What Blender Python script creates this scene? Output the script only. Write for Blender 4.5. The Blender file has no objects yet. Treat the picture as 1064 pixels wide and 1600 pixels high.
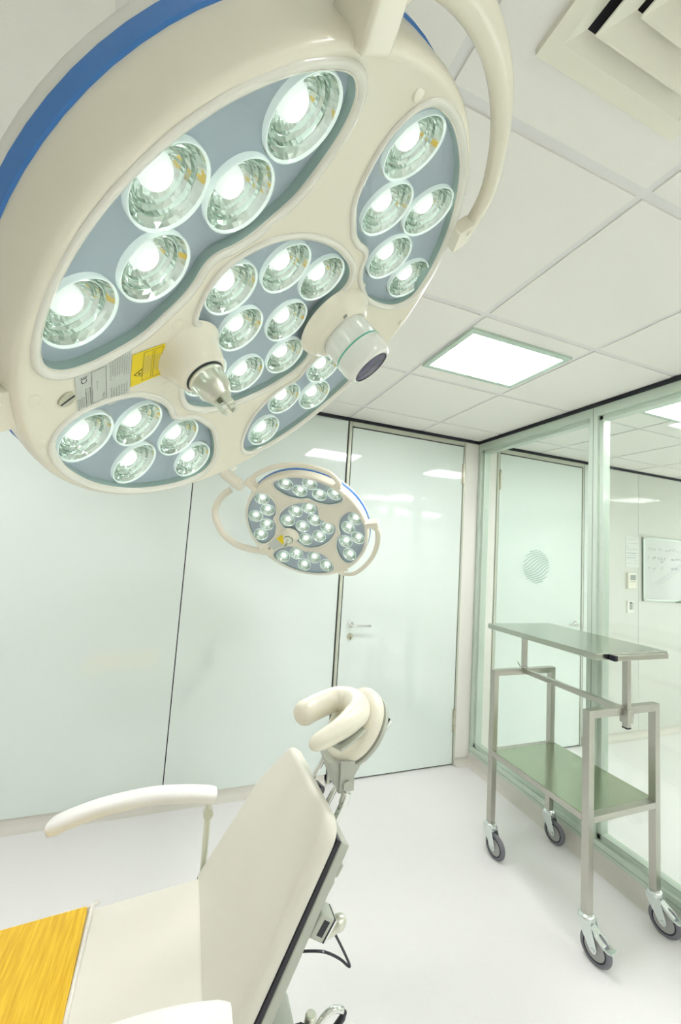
import bpy, bmesh, math, random
from mathutils import Vector, Matrix, geometry
random.seed(4)
S = bpy.context.scene
COL = S.collection
PI = math.pi
V = Vector

# ------------------------------------------------------------------ camera, exposure, world
CAM = V((-2.22350161, -2.75675276, 1.6242091))
def cam_axes(y, pi, r):
    F = V((math.cos(pi)*math.sin(y), math.cos(pi)*math.cos(y), math.sin(pi)))
    R0 = V((math.cos(y), -math.sin(y), 0)); U0 = R0.cross(F)
    return (math.cos(r)*R0 + math.sin(r)*U0, -math.sin(r)*R0 + math.cos(r)*U0, F)
CR, CU, CF = cam_axes(0.353701140, 0.0893473874, 0.0653275306)
cam = bpy.data.objects.new('camera', bpy.data.cameras.new('camera'))
COL.objects.link(cam)
m = Matrix((CR, CU, -CF)).transposed().to_4x4(); m.translation = CAM
cam.matrix_world = m
cam.data.sensor_fit = 'HORIZONTAL'; cam.data.sensor_width = 36.0
cam.data.lens = 628.83/1064*36.0
cam.data.clip_start = 0.01
S.camera = cam
S.view_settings.view_transform = 'Standard'
S.view_settings.look = 'None'
S.view_settings.gamma = 1.0
S.view_settings.use_curve_mapping = False
S.view_settings.exposure = 1.24
W = bpy.data.worlds.new('daylight'); S.world = W; W.use_nodes = True
W.node_tree.nodes['Background'].inputs[0].default_value = (0.98, 0.95, 1.0, 1)
W.node_tree.nodes['Background'].inputs[1].default_value = 2.0
PANEL_EMIT = 14.0        # ceiling luminaires
LED_EMIT = 7.0          # surgical light LEDs
LED_SPOT = 1.6          # watts per spot of the lamp heads

# ------------------------------------------------------------------ materials
def mat(name, col, rough=0.5, metal=0.0, emit=None, es=0.0, noise=0.0, nscale=20.0, bump=0.0, bscale=200.0,
        coat=0.0, spec=0.5, trans=0.0, ior=1.45, sss=0.0):
    M = bpy.data.materials.new(name); M.use_nodes = True
    N = M.node_tree.nodes; L = M.node_tree.links; B = N['Principled BSDF']
    B.inputs['Base Color'].default_value = (*col, 1); B.inputs['Roughness'].default_value = rough
    B.inputs['Metallic'].default_value = metal; B.inputs['IOR'].default_value = ior
    B.inputs['Coat Weight'].default_value = coat; B.inputs['Coat Roughness'].default_value = 0.05
    B.inputs['Specular IOR Level'].default_value = spec
    B.inputs['Transmission Weight'].default_value = trans
    if emit: B.inputs['Emission Color'].default_value = (*emit, 1); B.inputs['Emission Strength'].default_value = es
    tc = N.new('ShaderNodeTexCoord')
    if noise > 0:
        nt = N.new('ShaderNodeTexNoise'); nt.inputs['Scale'].default_value = nscale; nt.inputs['Detail'].default_value = 4
        L.new(tc.outputs['Object'], nt.inputs['Vector'])
        mr = N.new('ShaderNodeMapRange'); mr.inputs['To Min'].default_value = 1-noise; mr.inputs['To Max'].default_value = 1+noise*0.4
        L.new(nt.outputs['Fac'], mr.inputs['Value'])
        mx = N.new('ShaderNodeMix'); mx.data_type = 'RGBA'; mx.blend_type = 'MULTIPLY'; mx.inputs[0].default_value = 1
        mx.inputs[6].default_value = (*col, 1); L.new(mr.outputs['Result'], mx.inputs[7]); L.new(mx.outputs[2], B.inputs['Base Color'])
    if bump > 0:
        nb = N.new('ShaderNodeTexNoise'); nb.inputs['Scale'].default_value = bscale; nb.inputs['Detail'].default_value = 3
        L.new(tc.outputs['Object'], nb.inputs['Vector'])
        bp = N.new('ShaderNodeBump'); bp.inputs['Strength'].default_value = bump; bp.inputs['Distance'].default_value = 0.002
        L.new(nb.outputs['Fac'], bp.inputs['Height']); L.new(bp.outputs['Normal'], B.inputs['Normal'])
    return M

def glass_mat(name, tint, fres=1.5, rough=0.0, gl=(1, 1, 1)):
    M = bpy.data.materials.new(name); M.use_nodes = True
    N = M.node_tree.nodes; L = M.node_tree.links; N.remove(N['Principled BSDF']); out = N['Material Output']
    tr = N.new('ShaderNodeBsdfTransparent'); tr.inputs[0].default_value = (*tint, 1)
    g = N.new('ShaderNodeBsdfGlossy'); g.inputs['Roughness'].default_value = rough; g.inputs[0].default_value = (*gl, 1)
    lw = N.new('ShaderNodeLayerWeight'); lw.inputs['Blend'].default_value = 0.5
    pw = N.new('ShaderNodeMath'); pw.operation = 'POWER'; pw.inputs[1].default_value = 5; L.new(lw.outputs['Facing'], pw.inputs[0])
    r0 = ((fres-1)/(fres+1))**2
    fr = N.new('ShaderNodeMath'); fr.operation = 'MULTIPLY_ADD'; fr.inputs[1].default_value = 1-r0; fr.inputs[2].default_value = r0; L.new(pw.outputs[0], fr.inputs[0])
    mx = N.new('ShaderNodeMixShader'); L.new(fr.outputs[0], mx.inputs[0]); L.new(tr.outputs[0], mx.inputs[1]); L.new(g.outputs[0], mx.inputs[2])
    L.new(mx.outputs[0], out.inputs[0])
    return M

M_floor = mat('speckled vinyl floor', (0.90, 0.895, 0.865), 0.32, noise=0.10, nscale=260, bump=0.05, bscale=400)
M_cove = mat('vinyl coving', (0.74, 0.73, 0.645), 0.4, noise=0.08, nscale=200)
M_tile = mat('ceiling tile', (0.93, 0.925, 0.86), 0.85, noise=0.03, nscale=300, bump=0.15, bscale=500)
M_tbar = mat('ceiling grid bar', (0.85, 0.85, 0.825), 0.55)
M_white = mat('white wall paint', (0.88, 0.87, 0.80), 0.55, noise=0.02)
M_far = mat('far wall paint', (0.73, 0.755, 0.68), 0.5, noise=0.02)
M_glasswall = mat('back painted mint glass', (0.82, 0.92, 0.86), 0.04, coat=1.0, spec=0.9, noise=0.015, nscale=1.5)
M_black = mat('black gasket', (0.012, 0.014, 0.022), 0.5)
M_alu = mat('anodised frame', (0.60, 0.63, 0.52), 0.38, 0.25)
M_part = mat('pale green partition frame', (0.62, 0.73, 0.62), 0.3, 0.15, coat=0.3)
M_partd = mat('shadow groove', (0.30, 0.36, 0.30), 0.5)  # darker green for the joint lines of the frame
M_glass = glass_mat('clear partition glass', (0.972, 0.99, 0.975), 1.45)
M_glassedge = mat('glass edge', (0.45, 0.66, 0.55), 0.2)
M_panel = mat('luminaire diffuser', (0.9, 0.9, 0.9), 0.5, emit=(1.0, 0.955, 1.02), es=PANEL_EMIT)
M_panelframe = mat('luminaire frame', (0.55, 0.68, 0.58), 0.35, 0.3)
M_louv = mat('luminaire louvre', (0.85, 0.88, 0.86), 0.3, 0.2, emit=(0.9, 0.97, 0.95), es=1.0)
M_vent = mat('cream vent plastic', (0.87, 0.86, 0.72), 0.4)
M_dark = mat('dark cavity', (0.01, 0.008, 0.012), 0.8)
M_body = mat('cream lamp housing', (0.845, 0.815, 0.665), 0.33, coat=0.35)
M_bezel = mat('pale bezel', (0.82, 0.82, 0.72), 0.22, coat=0.5)
M_blue = mat('blue lamp ring', (0.04, 0.20, 0.56), 0.28, coat=0.4)
M_ringw = mat('frosted ring', (0.80, 0.81, 0.74), 0.3, coat=0.3)
M_pod = mat('blue grey light field', (0.46, 0.545, 0.61), 0.45, noise=0.10, nscale=9)
M_cover = glass_mat('lamp cover glass', (0.97, 0.99, 0.985), 1.35)
M_edgeg = mat('green tinted glass edge', (0.30, 0.42, 0.38), 0.15, coat=0.5)
M_refl = mat('faceted reflector', (0.70, 0.79, 0.73), 0.12, 1.0, bump=0.06, bscale=300)
M_ringg = mat('glassy white rim', (0.80, 0.90, 0.85), 0.15, coat=0.8, emit=(0.88, 1, 0.94), es=0.12)  # weak emission puts brightness into the rim, which is no light source
M_led = mat('lit lens', (0.9, 0.95, 0.92), 0.1, coat=1.0, emit=(0.96, 1.0, 0.97), es=1.0)
def led_nodes(M):
    N = M.node_tree.nodes; L = M.node_tree.links; B = N['Principled BSDF']
    tc = N.new('ShaderNodeTexCoord'); ln = N.new('ShaderNodeVectorMath'); ln.operation = 'LENGTH'
    sep = N.new('ShaderNodeSeparateXYZ'); com = N.new('ShaderNodeCombineXYZ')
    L.new(tc.outputs['Object'], sep.inputs[0]); L.new(sep.outputs[0], com.inputs[0]); L.new(sep.outputs[1], com.inputs[1])
    L.new(com.outputs[0], ln.inputs[0])
    mr = N.new('ShaderNodeMapRange'); mr.inputs['From Min'].default_value = 0.0015; mr.inputs['From Max'].default_value = 0.0105
    mr.inputs['To Min'].default_value = LED_EMIT; mr.inputs['To Max'].default_value = 0.22
    L.new(ln.outputs['Value'], mr.inputs['Value'])
    L.new(mr.outputs[0], B.inputs['Emission Strength'])
led_nodes(M_led)
M_cap = mat('metal socket', (0.72, 0.73, 0.62), 0.28, 0.85)
M_chrome = mat('chrome', (0.80, 0.82, 0.80), 0.12, 1.0)
M_steel = mat('brushed steel', (0.52, 0.51, 0.46), 0.28, 1.0, bump=0.05, bscale=300)
M_shelf = mat('steel shelf top', (0.44, 0.49, 0.37), 0.22, 1.0)
M_topst = mat('steel table top', (0.50, 0.53, 0.46), 0.2, 1.0)
M_zinc = mat('zinc plated caster', (0.72, 0.78, 0.76), 0.25, 0.9)
M_tyre = mat('grey rubber tyre', (0.20, 0.20, 0.225), 0.6)
M_hub = mat('grey wheel hub', (0.42, 0.43, 0.41), 0.45)
M_leather = mat('cream upholstery', (0.80, 0.785, 0.675), 0.42, bump=0.06, bscale=120)
M_leath2 = mat('white upholstery', (0.90, 0.90, 0.84), 0.38, bump=0.05, bscale=120)
M_head = mat('ivory headrest leather', (0.86, 0.835, 0.68), 0.33, coat=0.25)
M_beige = mat('seam piping', (0.86, 0.84, 0.76), 0.6, noise=0.2, nscale=120)
M_plastic = mat('black plastic', (0.012, 0.012, 0.022), 0.3, coat=0.3)
M_grayp = mat('grey moulded plastic', (0.52, 0.55, 0.47), 0.4)
M_yel = mat('yellow label', (0.92, 0.72, 0.02), 0.5)
M_lab = mat('silver label', (0.62, 0.66, 0.60), 0.4)
M_ink = mat('black ink', (0.04, 0.05, 0.05), 0.6)
M_inkg = mat('grey ink', (0.34, 0.38, 0.34), 0.6)
M_inkb = mat('pale blue ink', (0.45, 0.55, 0.80), 0.5)
M_lens = mat('violet camera lens', (0.055, 0.028, 0.10), 0.22, coat=0.1, spec=0.3)
M_camw = mat('white camera housing', (0.84, 0.86, 0.78), 0.22, coat=0.6)
M_green = mat('green camera ring', (0.12, 0.50, 0.36), 0.3)
M_paper = mat('paper', (0.80, 0.84, 0.80), 0.7)
M_board = mat('whiteboard', (0.66, 0.70, 0.66), 0.2)
M_etch = mat('pale etched motif', (0.44, 0.58, 0.51), 0.3)
M_key = mat('door hardware', (0.62, 0.60, 0.48), 0.3, 0.85)

def yellow_mat():
    M = mat('yellow woodgrain cover', (0.85, 0.52, 0.025), 0.42)
    N = M.node_tree.nodes; L = M.node_tree.links; B = N['Principled BSDF']
    tc = N.new('ShaderNodeTexCoord'); mp = N.new('ShaderNodeMapping'); mp.inputs['Scale'].default_value = (90, 6, 6)
    mp.inputs['Rotation'].default_value = (0, 0, 0.12)
    nt = N.new('ShaderNodeTexNoise'); nt.inputs['Scale'].default_value = 1.6; nt.inputs['Detail'].default_value = 5
    L.new(tc.outputs['Object'], mp.inputs[0]); L.new(mp.outputs[0], nt.inputs[0])
    cr = N.new('ShaderNodeValToRGB'); cr.color_ramp.elements[0].color = (0.72, 0.40, 0.015, 1); cr.color_ramp.elements[1].color = (0.90, 0.60, 0.04, 1)
    cr.color_ramp.elements[0].position = 0.3; cr.color_ramp.elements[1].position = 0.65
    L.new(nt.outputs[0], cr.inputs[0]); L.new(cr.outputs[0], B.inputs['Base Color'])
    return M
M_yellow = yellow_mat()

# ------------------------------------------------------------------ mesh helpers
class MB:
    def __init__(s): s.bm = bmesh.new(); s.mi = 0
    def face(s, vs):
        try: f = s.bm.faces.new(vs); f.material_index = s.mi; return f
        except ValueError: return None
    def box(s, a, b, M=None):
        x0, y0, z0 = a; x1, y1, z1 = b
        P = [V((x, y, z)) for z in (z0, z1) for y in (y0, y1) for x in (x0, x1)]
        if M: P = [M @ p for p in P]
        v = [s.bm.verts.new(p) for p in P]
        for q in ((0, 2, 3, 1), (4, 5, 7, 6), (0, 1, 5, 4), (2, 6, 7, 3), (0, 4, 6, 2), (1, 3, 7, 5)): s.face([v[i] for i in q])
        return s
    def loops(s, Ls, close=True, cap0=False, cap1=False):
        R = [[s.bm.verts.new(p) for p in L] for L in Ls]; n = len(R[0])
        for a, b in zip(R[:-1], R[1:]):
            for i in range(n if close else n-1):
                j = (i+1) % n; s.face([a[i], a[j], b[j], b[i]])
        if cap0: s.face(list(reversed(R[0])))
        if cap1: s.face(R[-1])
        return s
    def lathe(s, prof, M=None, n=32, cap0=False, cap1=False):
        M = M or Matrix()
        Ls = [[M @ V((r*math.cos(2*PI*i/n), r*math.sin(2*PI*i/n), z)) for i in range(n)] for r, z in prof]
        return s.loops(Ls, True, cap0, cap1)
    def cyl(s, a, b, r, n=16, r2=None):
        a = V(a); b = V(b); d = (b-a); q = d.to_track_quat('Z', 'Y').to_matrix().to_4x4(); q.translation = a
        return s.lathe([(r, 0), (r if r2 is None else r2, d.length)], q, n, True, True)
    def tube(s, pts, r, n=12, caps=True):
        P = [V(p) for p in pts]; rr = r if isinstance(r, (list, tuple)) else [r]*len(P)
        Ls = []; up = None
        for i, p in enumerate(P):
            t = (P[min(i+1, len(P)-1)]-P[max(i-1, 0)]).normalized()
            if up is None: up = t.orthogonal().normalized()
            up = (up - t*up.dot(t)).normalized(); w = t.cross(up)
            Ls.append([p + rr[i]*(math.cos(2*PI*k/n)*up + math.sin(2*PI*k/n)*w) for k in range(n)])
        return s.loops(Ls, True, caps, caps)
    def sweep(s, pts, sec, up=(0, 0, 1), caps=True, scl=None):
        """section (a along side, b along up) swept along pts with a fixed up hint"""
        P = [V(p) for p in pts]; Ls = []
        for i, p in enumerate(P):
            t = (P[min(i+1, len(P)-1)]-P[max(i-1, 0)]).normalized(); u = V(up); u = (u-t*u.dot(t)).normalized(); w = t.cross(u)
            k = scl[i] if scl else 1
            Ls.append([p + k*a*w + k*b*u for a, b in sec])
        return s.loops(Ls, True, caps, caps)
    def prism(s, poly, z0, z1, M=None):
        M = M or Matrix()
        return s.loops([[M @ V((x, y, z0)) for x, y in poly], [M @ V((x, y, z1)) for x, y in poly]], True, True, True)
    def build(s, name, mats, parent=None, bev=0.0, smooth=35, seg=2, sub=0):
        bmesh.ops.recalc_face_normals(s.bm, faces=s.bm.faces)
        me = bpy.data.meshes.new(name); s.bm.to_mesh(me); s.bm.free()
        for m_ in (mats if isinstance(mats, (list, tuple)) else [mats]): me.materials.append(m_)
        if smooth:
            me.polygons.foreach_set('use_smooth', [True]*len(me.polygons)); me.set_sharp_from_angle(angle=math.radians(smooth))
        o = bpy.data.objects.new(name, me); COL.objects.link(o)
        if parent: o.parent = parent
        if bev > 0:
            b = o.modifiers.new('bevel', 'BEVEL'); b.width = bev; b.segments = seg; b.limit_method = 'ANGLE'; b.angle_limit = 0.6
            b.harden_normals = False
            if smooth:
                me.polygons.foreach_set('use_smooth', [True]*len(me.polygons)); me.set_sharp_from_angle(angle=PI)
                w = o.modifiers.new('wn', 'WEIGHTED_NORMAL'); w.keep_sharp = False
        if sub: 
            u = o.modifiers.new('sub', 'SUBSURF'); u.levels = sub; u.render_levels = sub
        return o
def boxo(name, a, b, m_, parent=None, bev=0.0, M=None): return MB().box(a, b, M).build(name, m_, parent, bev)
def empty(name, loc=(0, 0, 0)):
    o = bpy.data.objects.new(name, None); COL.objects.link(o); o.location = loc; o.empty_display_size = 0.1; return o
def tag(o, label, cat, group=None):
    o['label'] = label; o['category'] = cat
    if group: o['group'] = group
    return o
def struct(o): o['kind'] = 'structure'; return o
def smooth_path(pts, n=8):
    P = [V(p) for p in pts]; out = []
    for i in range(len(P)-1):
        a = P[max(i-1, 0)]; b = P[i]; c = P[i+1]; d = P[min(i+2, len(P)-1)]
        for k in range(n):
            t = k/n
            out.append(0.5*((2*b)+(-a+c)*t+(2*a-5*b+4*c-d)*t*t+(-a+3*b-3*c+d)*t**3))
    out.append(P[-1]); return out
def rrect(w, h, r, n=5):
    o = []
    for cx, cy, a0 in ((w/2-r, h/2-r, 0), (-w/2+r, h/2-r, 90), (-w/2+r, -h/2+r, 180), (w/2-r, -h/2+r, 270)):
        for k in range(n+1):
            a = math.radians(a0+90*k/n); o.append((cx+r*math.cos(a), cy+r*math.sin(a)))
    return o

# ------------------------------------------------------------------ room shell
H = 2.6
XL, YF, XR = -5.2, -4.8, 4.4
TH = 0.12
struct(boxo('floor', (XL-0.3, YF-0.3, -0.1), (XR+0.3, 0.3, 0), M_floor))
# ceiling: slab (grid bars' plane) with tegular tiles standing 7 mm proud
cb = MB(); cb.box((XL-0.3, YF-0.3, H), (XR+0.3, 0.3, H+0.1)); cb.mi = 1
GX, GY, PX, PY, BAR = -0.578, -0.287, 0.617, 0.605, 0.013
xs = [GX+PX*i for i in range(-8, 9)]; ys = [GY-PY*j for j in range(-1, 11)]
LIGHT_CELLS = []
def inside_room(x): return x
for i in range(len(xs)-1):
    for j in range(len(ys)-1):
        x0, x1 = xs[i]+BAR, xs[i+1]-BAR; y1, y0 = ys[j]-BAR, ys[j+1]+BAR
        x0 = max(x0, XL); x1 = min(x1, XR); y0 = max(y0, YF); y1 = min(y1, -0.0)
        if x1-x0 < 0.02 or y1-y0 < 0.02: continue
        if x0 < -0.0 < x1: segs = [(x0, -0.0), (0.12, x1)]
        else: segs = [(x0, x1)]
        for a, b in segs:
            if b-a > 0.02: cb.box((a, y0, H-0.005), (b, y1, H+0.01))
struct(cb.build('ceiling', [M_tbar, M_tile], smooth=0))

wb = empty('wall_back'); struct(wb)
boxo('wall_core', (XL-0.2, 0.02, 0), (XR+0.2, 0.2, H), M_white, wb)
def wpanel(n, x0, x1, z0, z1, m_, y=-0.012): return boxo(n, (x0, y, z0), (x1, 0.03, z1), m_, wb, bev=0.0015)
ZB = 0.062; ZT = 2.541
wpanel('glass_panel', XL, -4.004, ZB, 2.574, M_glasswall)
wpanel('glass_panel', -4.0, -2.238, ZB, 2.574, M_glasswall)
wpanel('glass_panel', -2.232, -1.192, ZB, 2.574, M_glasswall)
boxo('panel_gap', (-4.006, -0.004, ZB), (-2.23, 0.025, 2.574), M_black, wb)
boxo('panel_gap', (-1.1925, -0.008, 0.02), (-1.188, 0.025, 2.574), M_black, wb)
wpanel('column', -0.132, 0.005, 0.05, 2.575, M_white, -0.014)
# black strip along the ceiling
struct(boxo('trim_1', (XL, -0.03, 2.572), (-0.0, 0.03, H-0.006), M_black))
struct(boxo('trim_2', (-0.012, YF, 2.572), (0.03, -0.0, H-0.006), M_black))
struct(boxo('trim_3', (0.13, -0.03, 2.572), (XR, 0.03, H-0.006), M_black))
def cove(name, a, b, nrm, h=0.07):
    a = V(a); b = V(b); nrm = V(nrm); sec = [(0, 0), (0.0, h), (0.006, h), (0.012, 0.03), (0.025, 0.01), (0.05, 0.001), (0.05, 0)]
    M = MB(); M.loops([[p + nrm*u + V((0, 0, w)) for u, w in sec] for p in (a, b)], True, True, True)
    return struct(M.build(name, M_cove, smooth=50))
cove('baseboard_back', (XL, 0.0, 0), (-1.20, 0.0, 0), (0, -1, 0), 0.061)
cove('baseboard_column', (-0.135, 0.0, 0), (0.0, 0.0, 0), (0, -1, 0), 0.055)
cove('baseboard_right', (0.01, 0, 0), (0.01, YF, 0), (-1, 0, 0), 0.08)
cove('baseboard_far', (1.26, 0.0, 0), (XR, 0.0, 0), (0, -1, 0), 0.07)
cove('baseboard_left', (XL, YF, 0), (XL, 0, 0), (1, 0, 0))

def door(n, x0, x1, hinge_right, motif=False):
    d = empty('door_%d' % n, (0, 0, 0)); struct(d)
    leaf = boxo('door_leaf', (x0, -0.014, 0.012), (x1, 0.015, ZT-0.012), M_glasswall, d, bev=0.0015)
    g = MB()
    for a, b in (((x0-0.008, -0.006, 0.0), (x0, 0.019, ZT-0.004)), ((x1, -0.006, 0.0), (x1+0.005, 0.019, ZT-0.004)), ((x0-0.008, -0.006, ZT-0.012), (x1+0.005, 0.019, ZT-0.003)), ((x0, 0.0, 0.001), (x1, 0.019, 0.012))):
        g.box(a, b)
    g.build('door_gasket', M_black, d, smooth=0)
    f = MB(); f.box((x0-0.03, -0.02, 0), (x0-0.008, 0.03, 2.573)); f.box((x1+0.005, -0.02, 0), (x1+0.022, 0.03, 2.573)); f.box((x0-0.008, -0.02, ZT-0.003), (x1+0.005, 0.03, 2.573))
    f.build('door_frame', M_alu, d, bev=0.002)
    hx = x1+0.002 if hinge_right else x0-0.002; lx = x0+0.075 if hinge_right else x1-0.075; sg = 1 if hinge_right else -1
    for z in (2.30, 0.335):
        h = MB(); h.cyl((hx, -0.026, z-0.085), (hx, -0.026, z-0.029), 0.0095); h.cyl((hx, -0.026, z-0.026), (hx, -0.026, z+0.026), 0.0095); h.cyl((hx, -0.026, z+0.029), (hx, -0.026, z+0.085), 0.0095)
        h.box((hx-0.012, -0.022, z-0.085), (hx+0.012, -0.012, z+0.085)); h.build('hinge', M_key, d)
    M = Matrix.Translation((lx, -0.014, 1.08)) @ Matrix.Rotation(PI/2, 4, 'X')
    h = MB(); h.lathe([(0.0, 0.011), (0.020, 0.011), (0.024, 0.008), (0.0245, 0)], M, 24)
    h.tube(smooth_path([(lx, -0.02, 1.08), (lx, -0.055, 1.08), (lx+sg*0.015, -0.068, 1.08), (lx+sg*0.04, -0.070, 1.08), (lx+sg*0.135, -0.070, 1.08)], 5), 0.0085)
    h.build('door_handle', M_chrome, d)
    M = Matrix.Translation((lx, -0.014, 0.995)) @ Matrix.Rotation(PI/2, 4, 'X')
    k = MB(); k.lathe([(0.0, 0.008), (0.018, 0.008), (0.022, 0.005), (0.0225, 0)], M, 24); k.box((lx-0.006, -0.027, 0.975), (lx+0.006, -0.02, 1.003)); 
    lk = k.build('lock_escutcheon', M_key, d)
    boxo('keyhole', (lx-0.002, -0.029, 0.978), (lx+0.002, -0.026, 0.999), M_ink, lk)
    if motif:
        mb = MB(); cx, cz, R = 0.66, 1.575, 0.155
        for k in range(-9, 10):
            off = k*0.0235; pts = []
            top = []; bot = []
            for i in range(41):
                s_ = -0.20+0.4*i/40
                wv = 0.011*math.sin(s_*22+k*0.5)
                for lst, hh in ((top, 0.0055), (bot, -0.0055)):
                    uu = s_; vv = off+wv+hh
                    a = math.radians(24); X = uu*math.cos(a)-vv*math.sin(a); Z = uu*math.sin(a)+vv*math.cos(a)
                    lst.append((X, Z))
            for i in range(40):
                q = [top[i], top[i+1], bot[i+1], bot[i]]
                if all(x*x+z*z < R*R for x, z in q): mb.face([mb.bm.verts.new((cx+x, -0.0152, cz+z)) for x, z in q])
        mb.build('round_striped_motif', M_etch, d, smooth=0)
    return d
door(1, -1.152, -0.154, True)
door(2, 0.232, 1.205, False, True)

# beyond the partition: side wall details
boxo('glass_panel', (1.245, -0.012, 0.065), (1.50, 0.03, 2.574), M_glasswall, wb, bev=0.0015)
wpanel('white_panel', 1.504, 1.985, 0.065, 2.574, M_far, -0.016)
wpanel('white_panel', 1.989, XR, 0.065, 2.574, M_far, -0.016)
wpanel('white_panel', 0.0, 0.198, 0.065, 2.574, M_white, -0.012)

# right glazed partition (x 0..0.1)
P = empty('wall_right'); struct(P)
def rail(z0, z1, n='rail'):
    r = MB(); r.box((0.0, YF, z0), (0.10, 0.0, z1)); r.box((0.022, YF, z0-0.0), (0.078, 0.0, z1+0.026 if z0 < 1 else z1)) 
    if z0 > 1: r.box((0.022, YF, z0-0.026), (0.078, 0.0, z1))
    return r.build(n, M_part, P, bev=0.003)
rail(0.082, 0.135, 'bottom_rail'); rail(2.515, 2.573, 'top_rail')
def post(y0, y1):
    r = MB(); r.box((0.0, y0, 0.13), (0.10, y1, 2.52)); r.box((0.022, y0-0.022, 0.13), (0.078, y1+0.022, 2.52)); r.build('post', M_part, P, bev=0.003)
    g = MB(); ym = (y0+y1)/2; g.box((-0.001, ym-0.002, 0.08), (0.02, ym+0.002, 2.57)); g.build('post_joint', M_partd, P, smooth=0)
post(-0.045, 0.0); post(-1.075, -1.022); post(-3.3, -3.25)
for a, b in ((-1.03, -0.03), (-3.26, -1.07), (YF, -3.29)):
    boxo('glass_pane', (0.034, a, 0.13), (0.040, b, 2.52), M_glass, P)
    boxo('glass_pane', (0.062, a, 0.13), (0.068, b, 2.52), M_glass, P)
g = MB()
for z in (0.105, ): g.box((-0.001, YF, z-0.0015), (0.02, -0.0, z+0.0015))
g.box((0.022, YF, 0.1605), (0.0235, 0, 0.163))
g.build('rail_joint', M_partd, P, smooth=0)

# left and front walls, far right wall
struct(boxo('wall_left', (XL-TH, YF, 0), (XL, 0.0, H), M_white))
wl = MB(); FILL_WIN = [(-2.4, -1.55), (-1.3, -0.45)]; z0, z1 = 0.35, 2.35  # unseen far-wall windows, added to let daylight into both rooms
wl.box((XR, YF, 0), (XR+TH, 0, z0)); wl.box((XR, YF, z1), (XR+TH, 0, H))
edges = [YF]+[e for w in FILL_WIN for e in w]+[0.0]
for k in range(0, len(edges), 2): wl.box((XR, edges[k], z0), (XR+TH, edges[k+1], z1))
struct(wl.build('wall_far', M_far, smooth=0))
def window(n, c0, c1, z0, z1, left):
    w = empty('window_%d' % n, (XR+TH/2, (c0+c1)/2, z0) if left else ((c0+c1)/2, YF-TH/2, z0)); struct(w)
    if left: w.rotation_euler = (0, 0, PI/2)
    f = MB(); c = (c1-c0)/2; h = z1-z0; t = min(0.05, h*0.12)
    f.box((-c, -0.03, 0), (c, 0.03, t)); f.box((-c, -0.03, h-t), (c, 0.03, h)); f.box((-c, -0.03, t), (-c+t, 0.03, h-t)); f.box((c-t, -0.03, t), (c, 0.03, h-t))
    f.build('window_frame', M_part, w, bev=0.003); boxo('window_pane', (-c+t, -0.004, t), (c-t, 0.004, h-t), M_glass, w)
for n, (a, b) in enumerate(FILL_WIN): window(n+1, a, b, z0, z1, True)

wf = MB(); WIN = [(1.38, 1.62), (1.77, 2.17), (2.39, 2.97)]
z0, z1 = 2.40, 2.555
wf.box((XL-TH, YF-TH, 0), (XR+TH, YF, z0)); wf.box((XL-TH, YF-TH, z1), (XR+TH, YF, H))
edges = [XL-TH]+[e for w in WIN for e in w]+[XR+TH]
for k in range(0, len(edges), 2): wf.box((edges[k], YF-TH, z0), (edges[k+1], YF, z1))
struct(wf.build('wall_front', M_white, smooth=0))
for n, (a, b) in enumerate(WIN): window(n+4, a, b, z0, z1, False)

# ------------------------------------------------------------------ ceiling luminaires and vent
def ceiling_light(x0, x1, y0, y1, label, copyof=None):
    cx, cy = (x0+x1)/2, (y0+y1)/2; t = empty('ceiling_light', (cx, cy, H)); a, b = (x1-x0)/2, (y1-y0)/2; w = 0.028
    f = MB()
    for p, q in (((-a, -b, -0.016), (a, -b+w, 0.004)), ((-a, b-w, -0.016), (a, b, 0.004)), ((-a, -b+w, -0.016), (-a+w, b-w, 0.004)), ((a-w, -b+w, -0.016), (a, b-w, 0.004))): f.box(p, q)
    f.build('frame', M_panelframe, t, bev=0.0015)
    boxo('diffuser', (-a+w, -b+w, -0.0085), (a-w, b-w, -0.004), M_panel, t)
    l = MB()
    for k in range(1, 5): y = -b+w+(2*b-2*w)*k/5; l.box((-a+w, y-0.0012, -0.0135), (a-w, y+0.0012, -0.0085))
    for k in range(1, 15): x = -a+w+(2*a-2*w)*k/15; l.box((x-0.0006, -b+w, -0.0125), (x+0.0006, b-w, -0.0085))
    l.build('louvre', M_louv, t, smooth=0)
    return tag(t, label, 'ceiling light', 'recessed ceiling lights')
ceiling_light(-1.182, -0.606, -1.405, -1.008, 'square recessed ceiling light above the steel trolley, nearest the glass door')
ceiling_light(0.315, 0.895, -1.50, -1.10, 'recessed ceiling light seen through the glass partition at the right edge')
for k, (x, y) in enumerate([(-3.66, -1.20), (-0.9, -3.92), (1.3, -3.5), (3.0, -3.5)]):  # out-of-view luminaires, added to brighten both rooms
    o = ceiling_light(x-0.288, x+0.288, y-0.25, y+0.25, ['recessed ceiling light left of the large surgical lamp, outside the photo', 'recessed ceiling light behind the camera by the partition', 'recessed ceiling light in the next room, near the partition', 'recessed ceiling light in the next room, far corner'][k])

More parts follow.
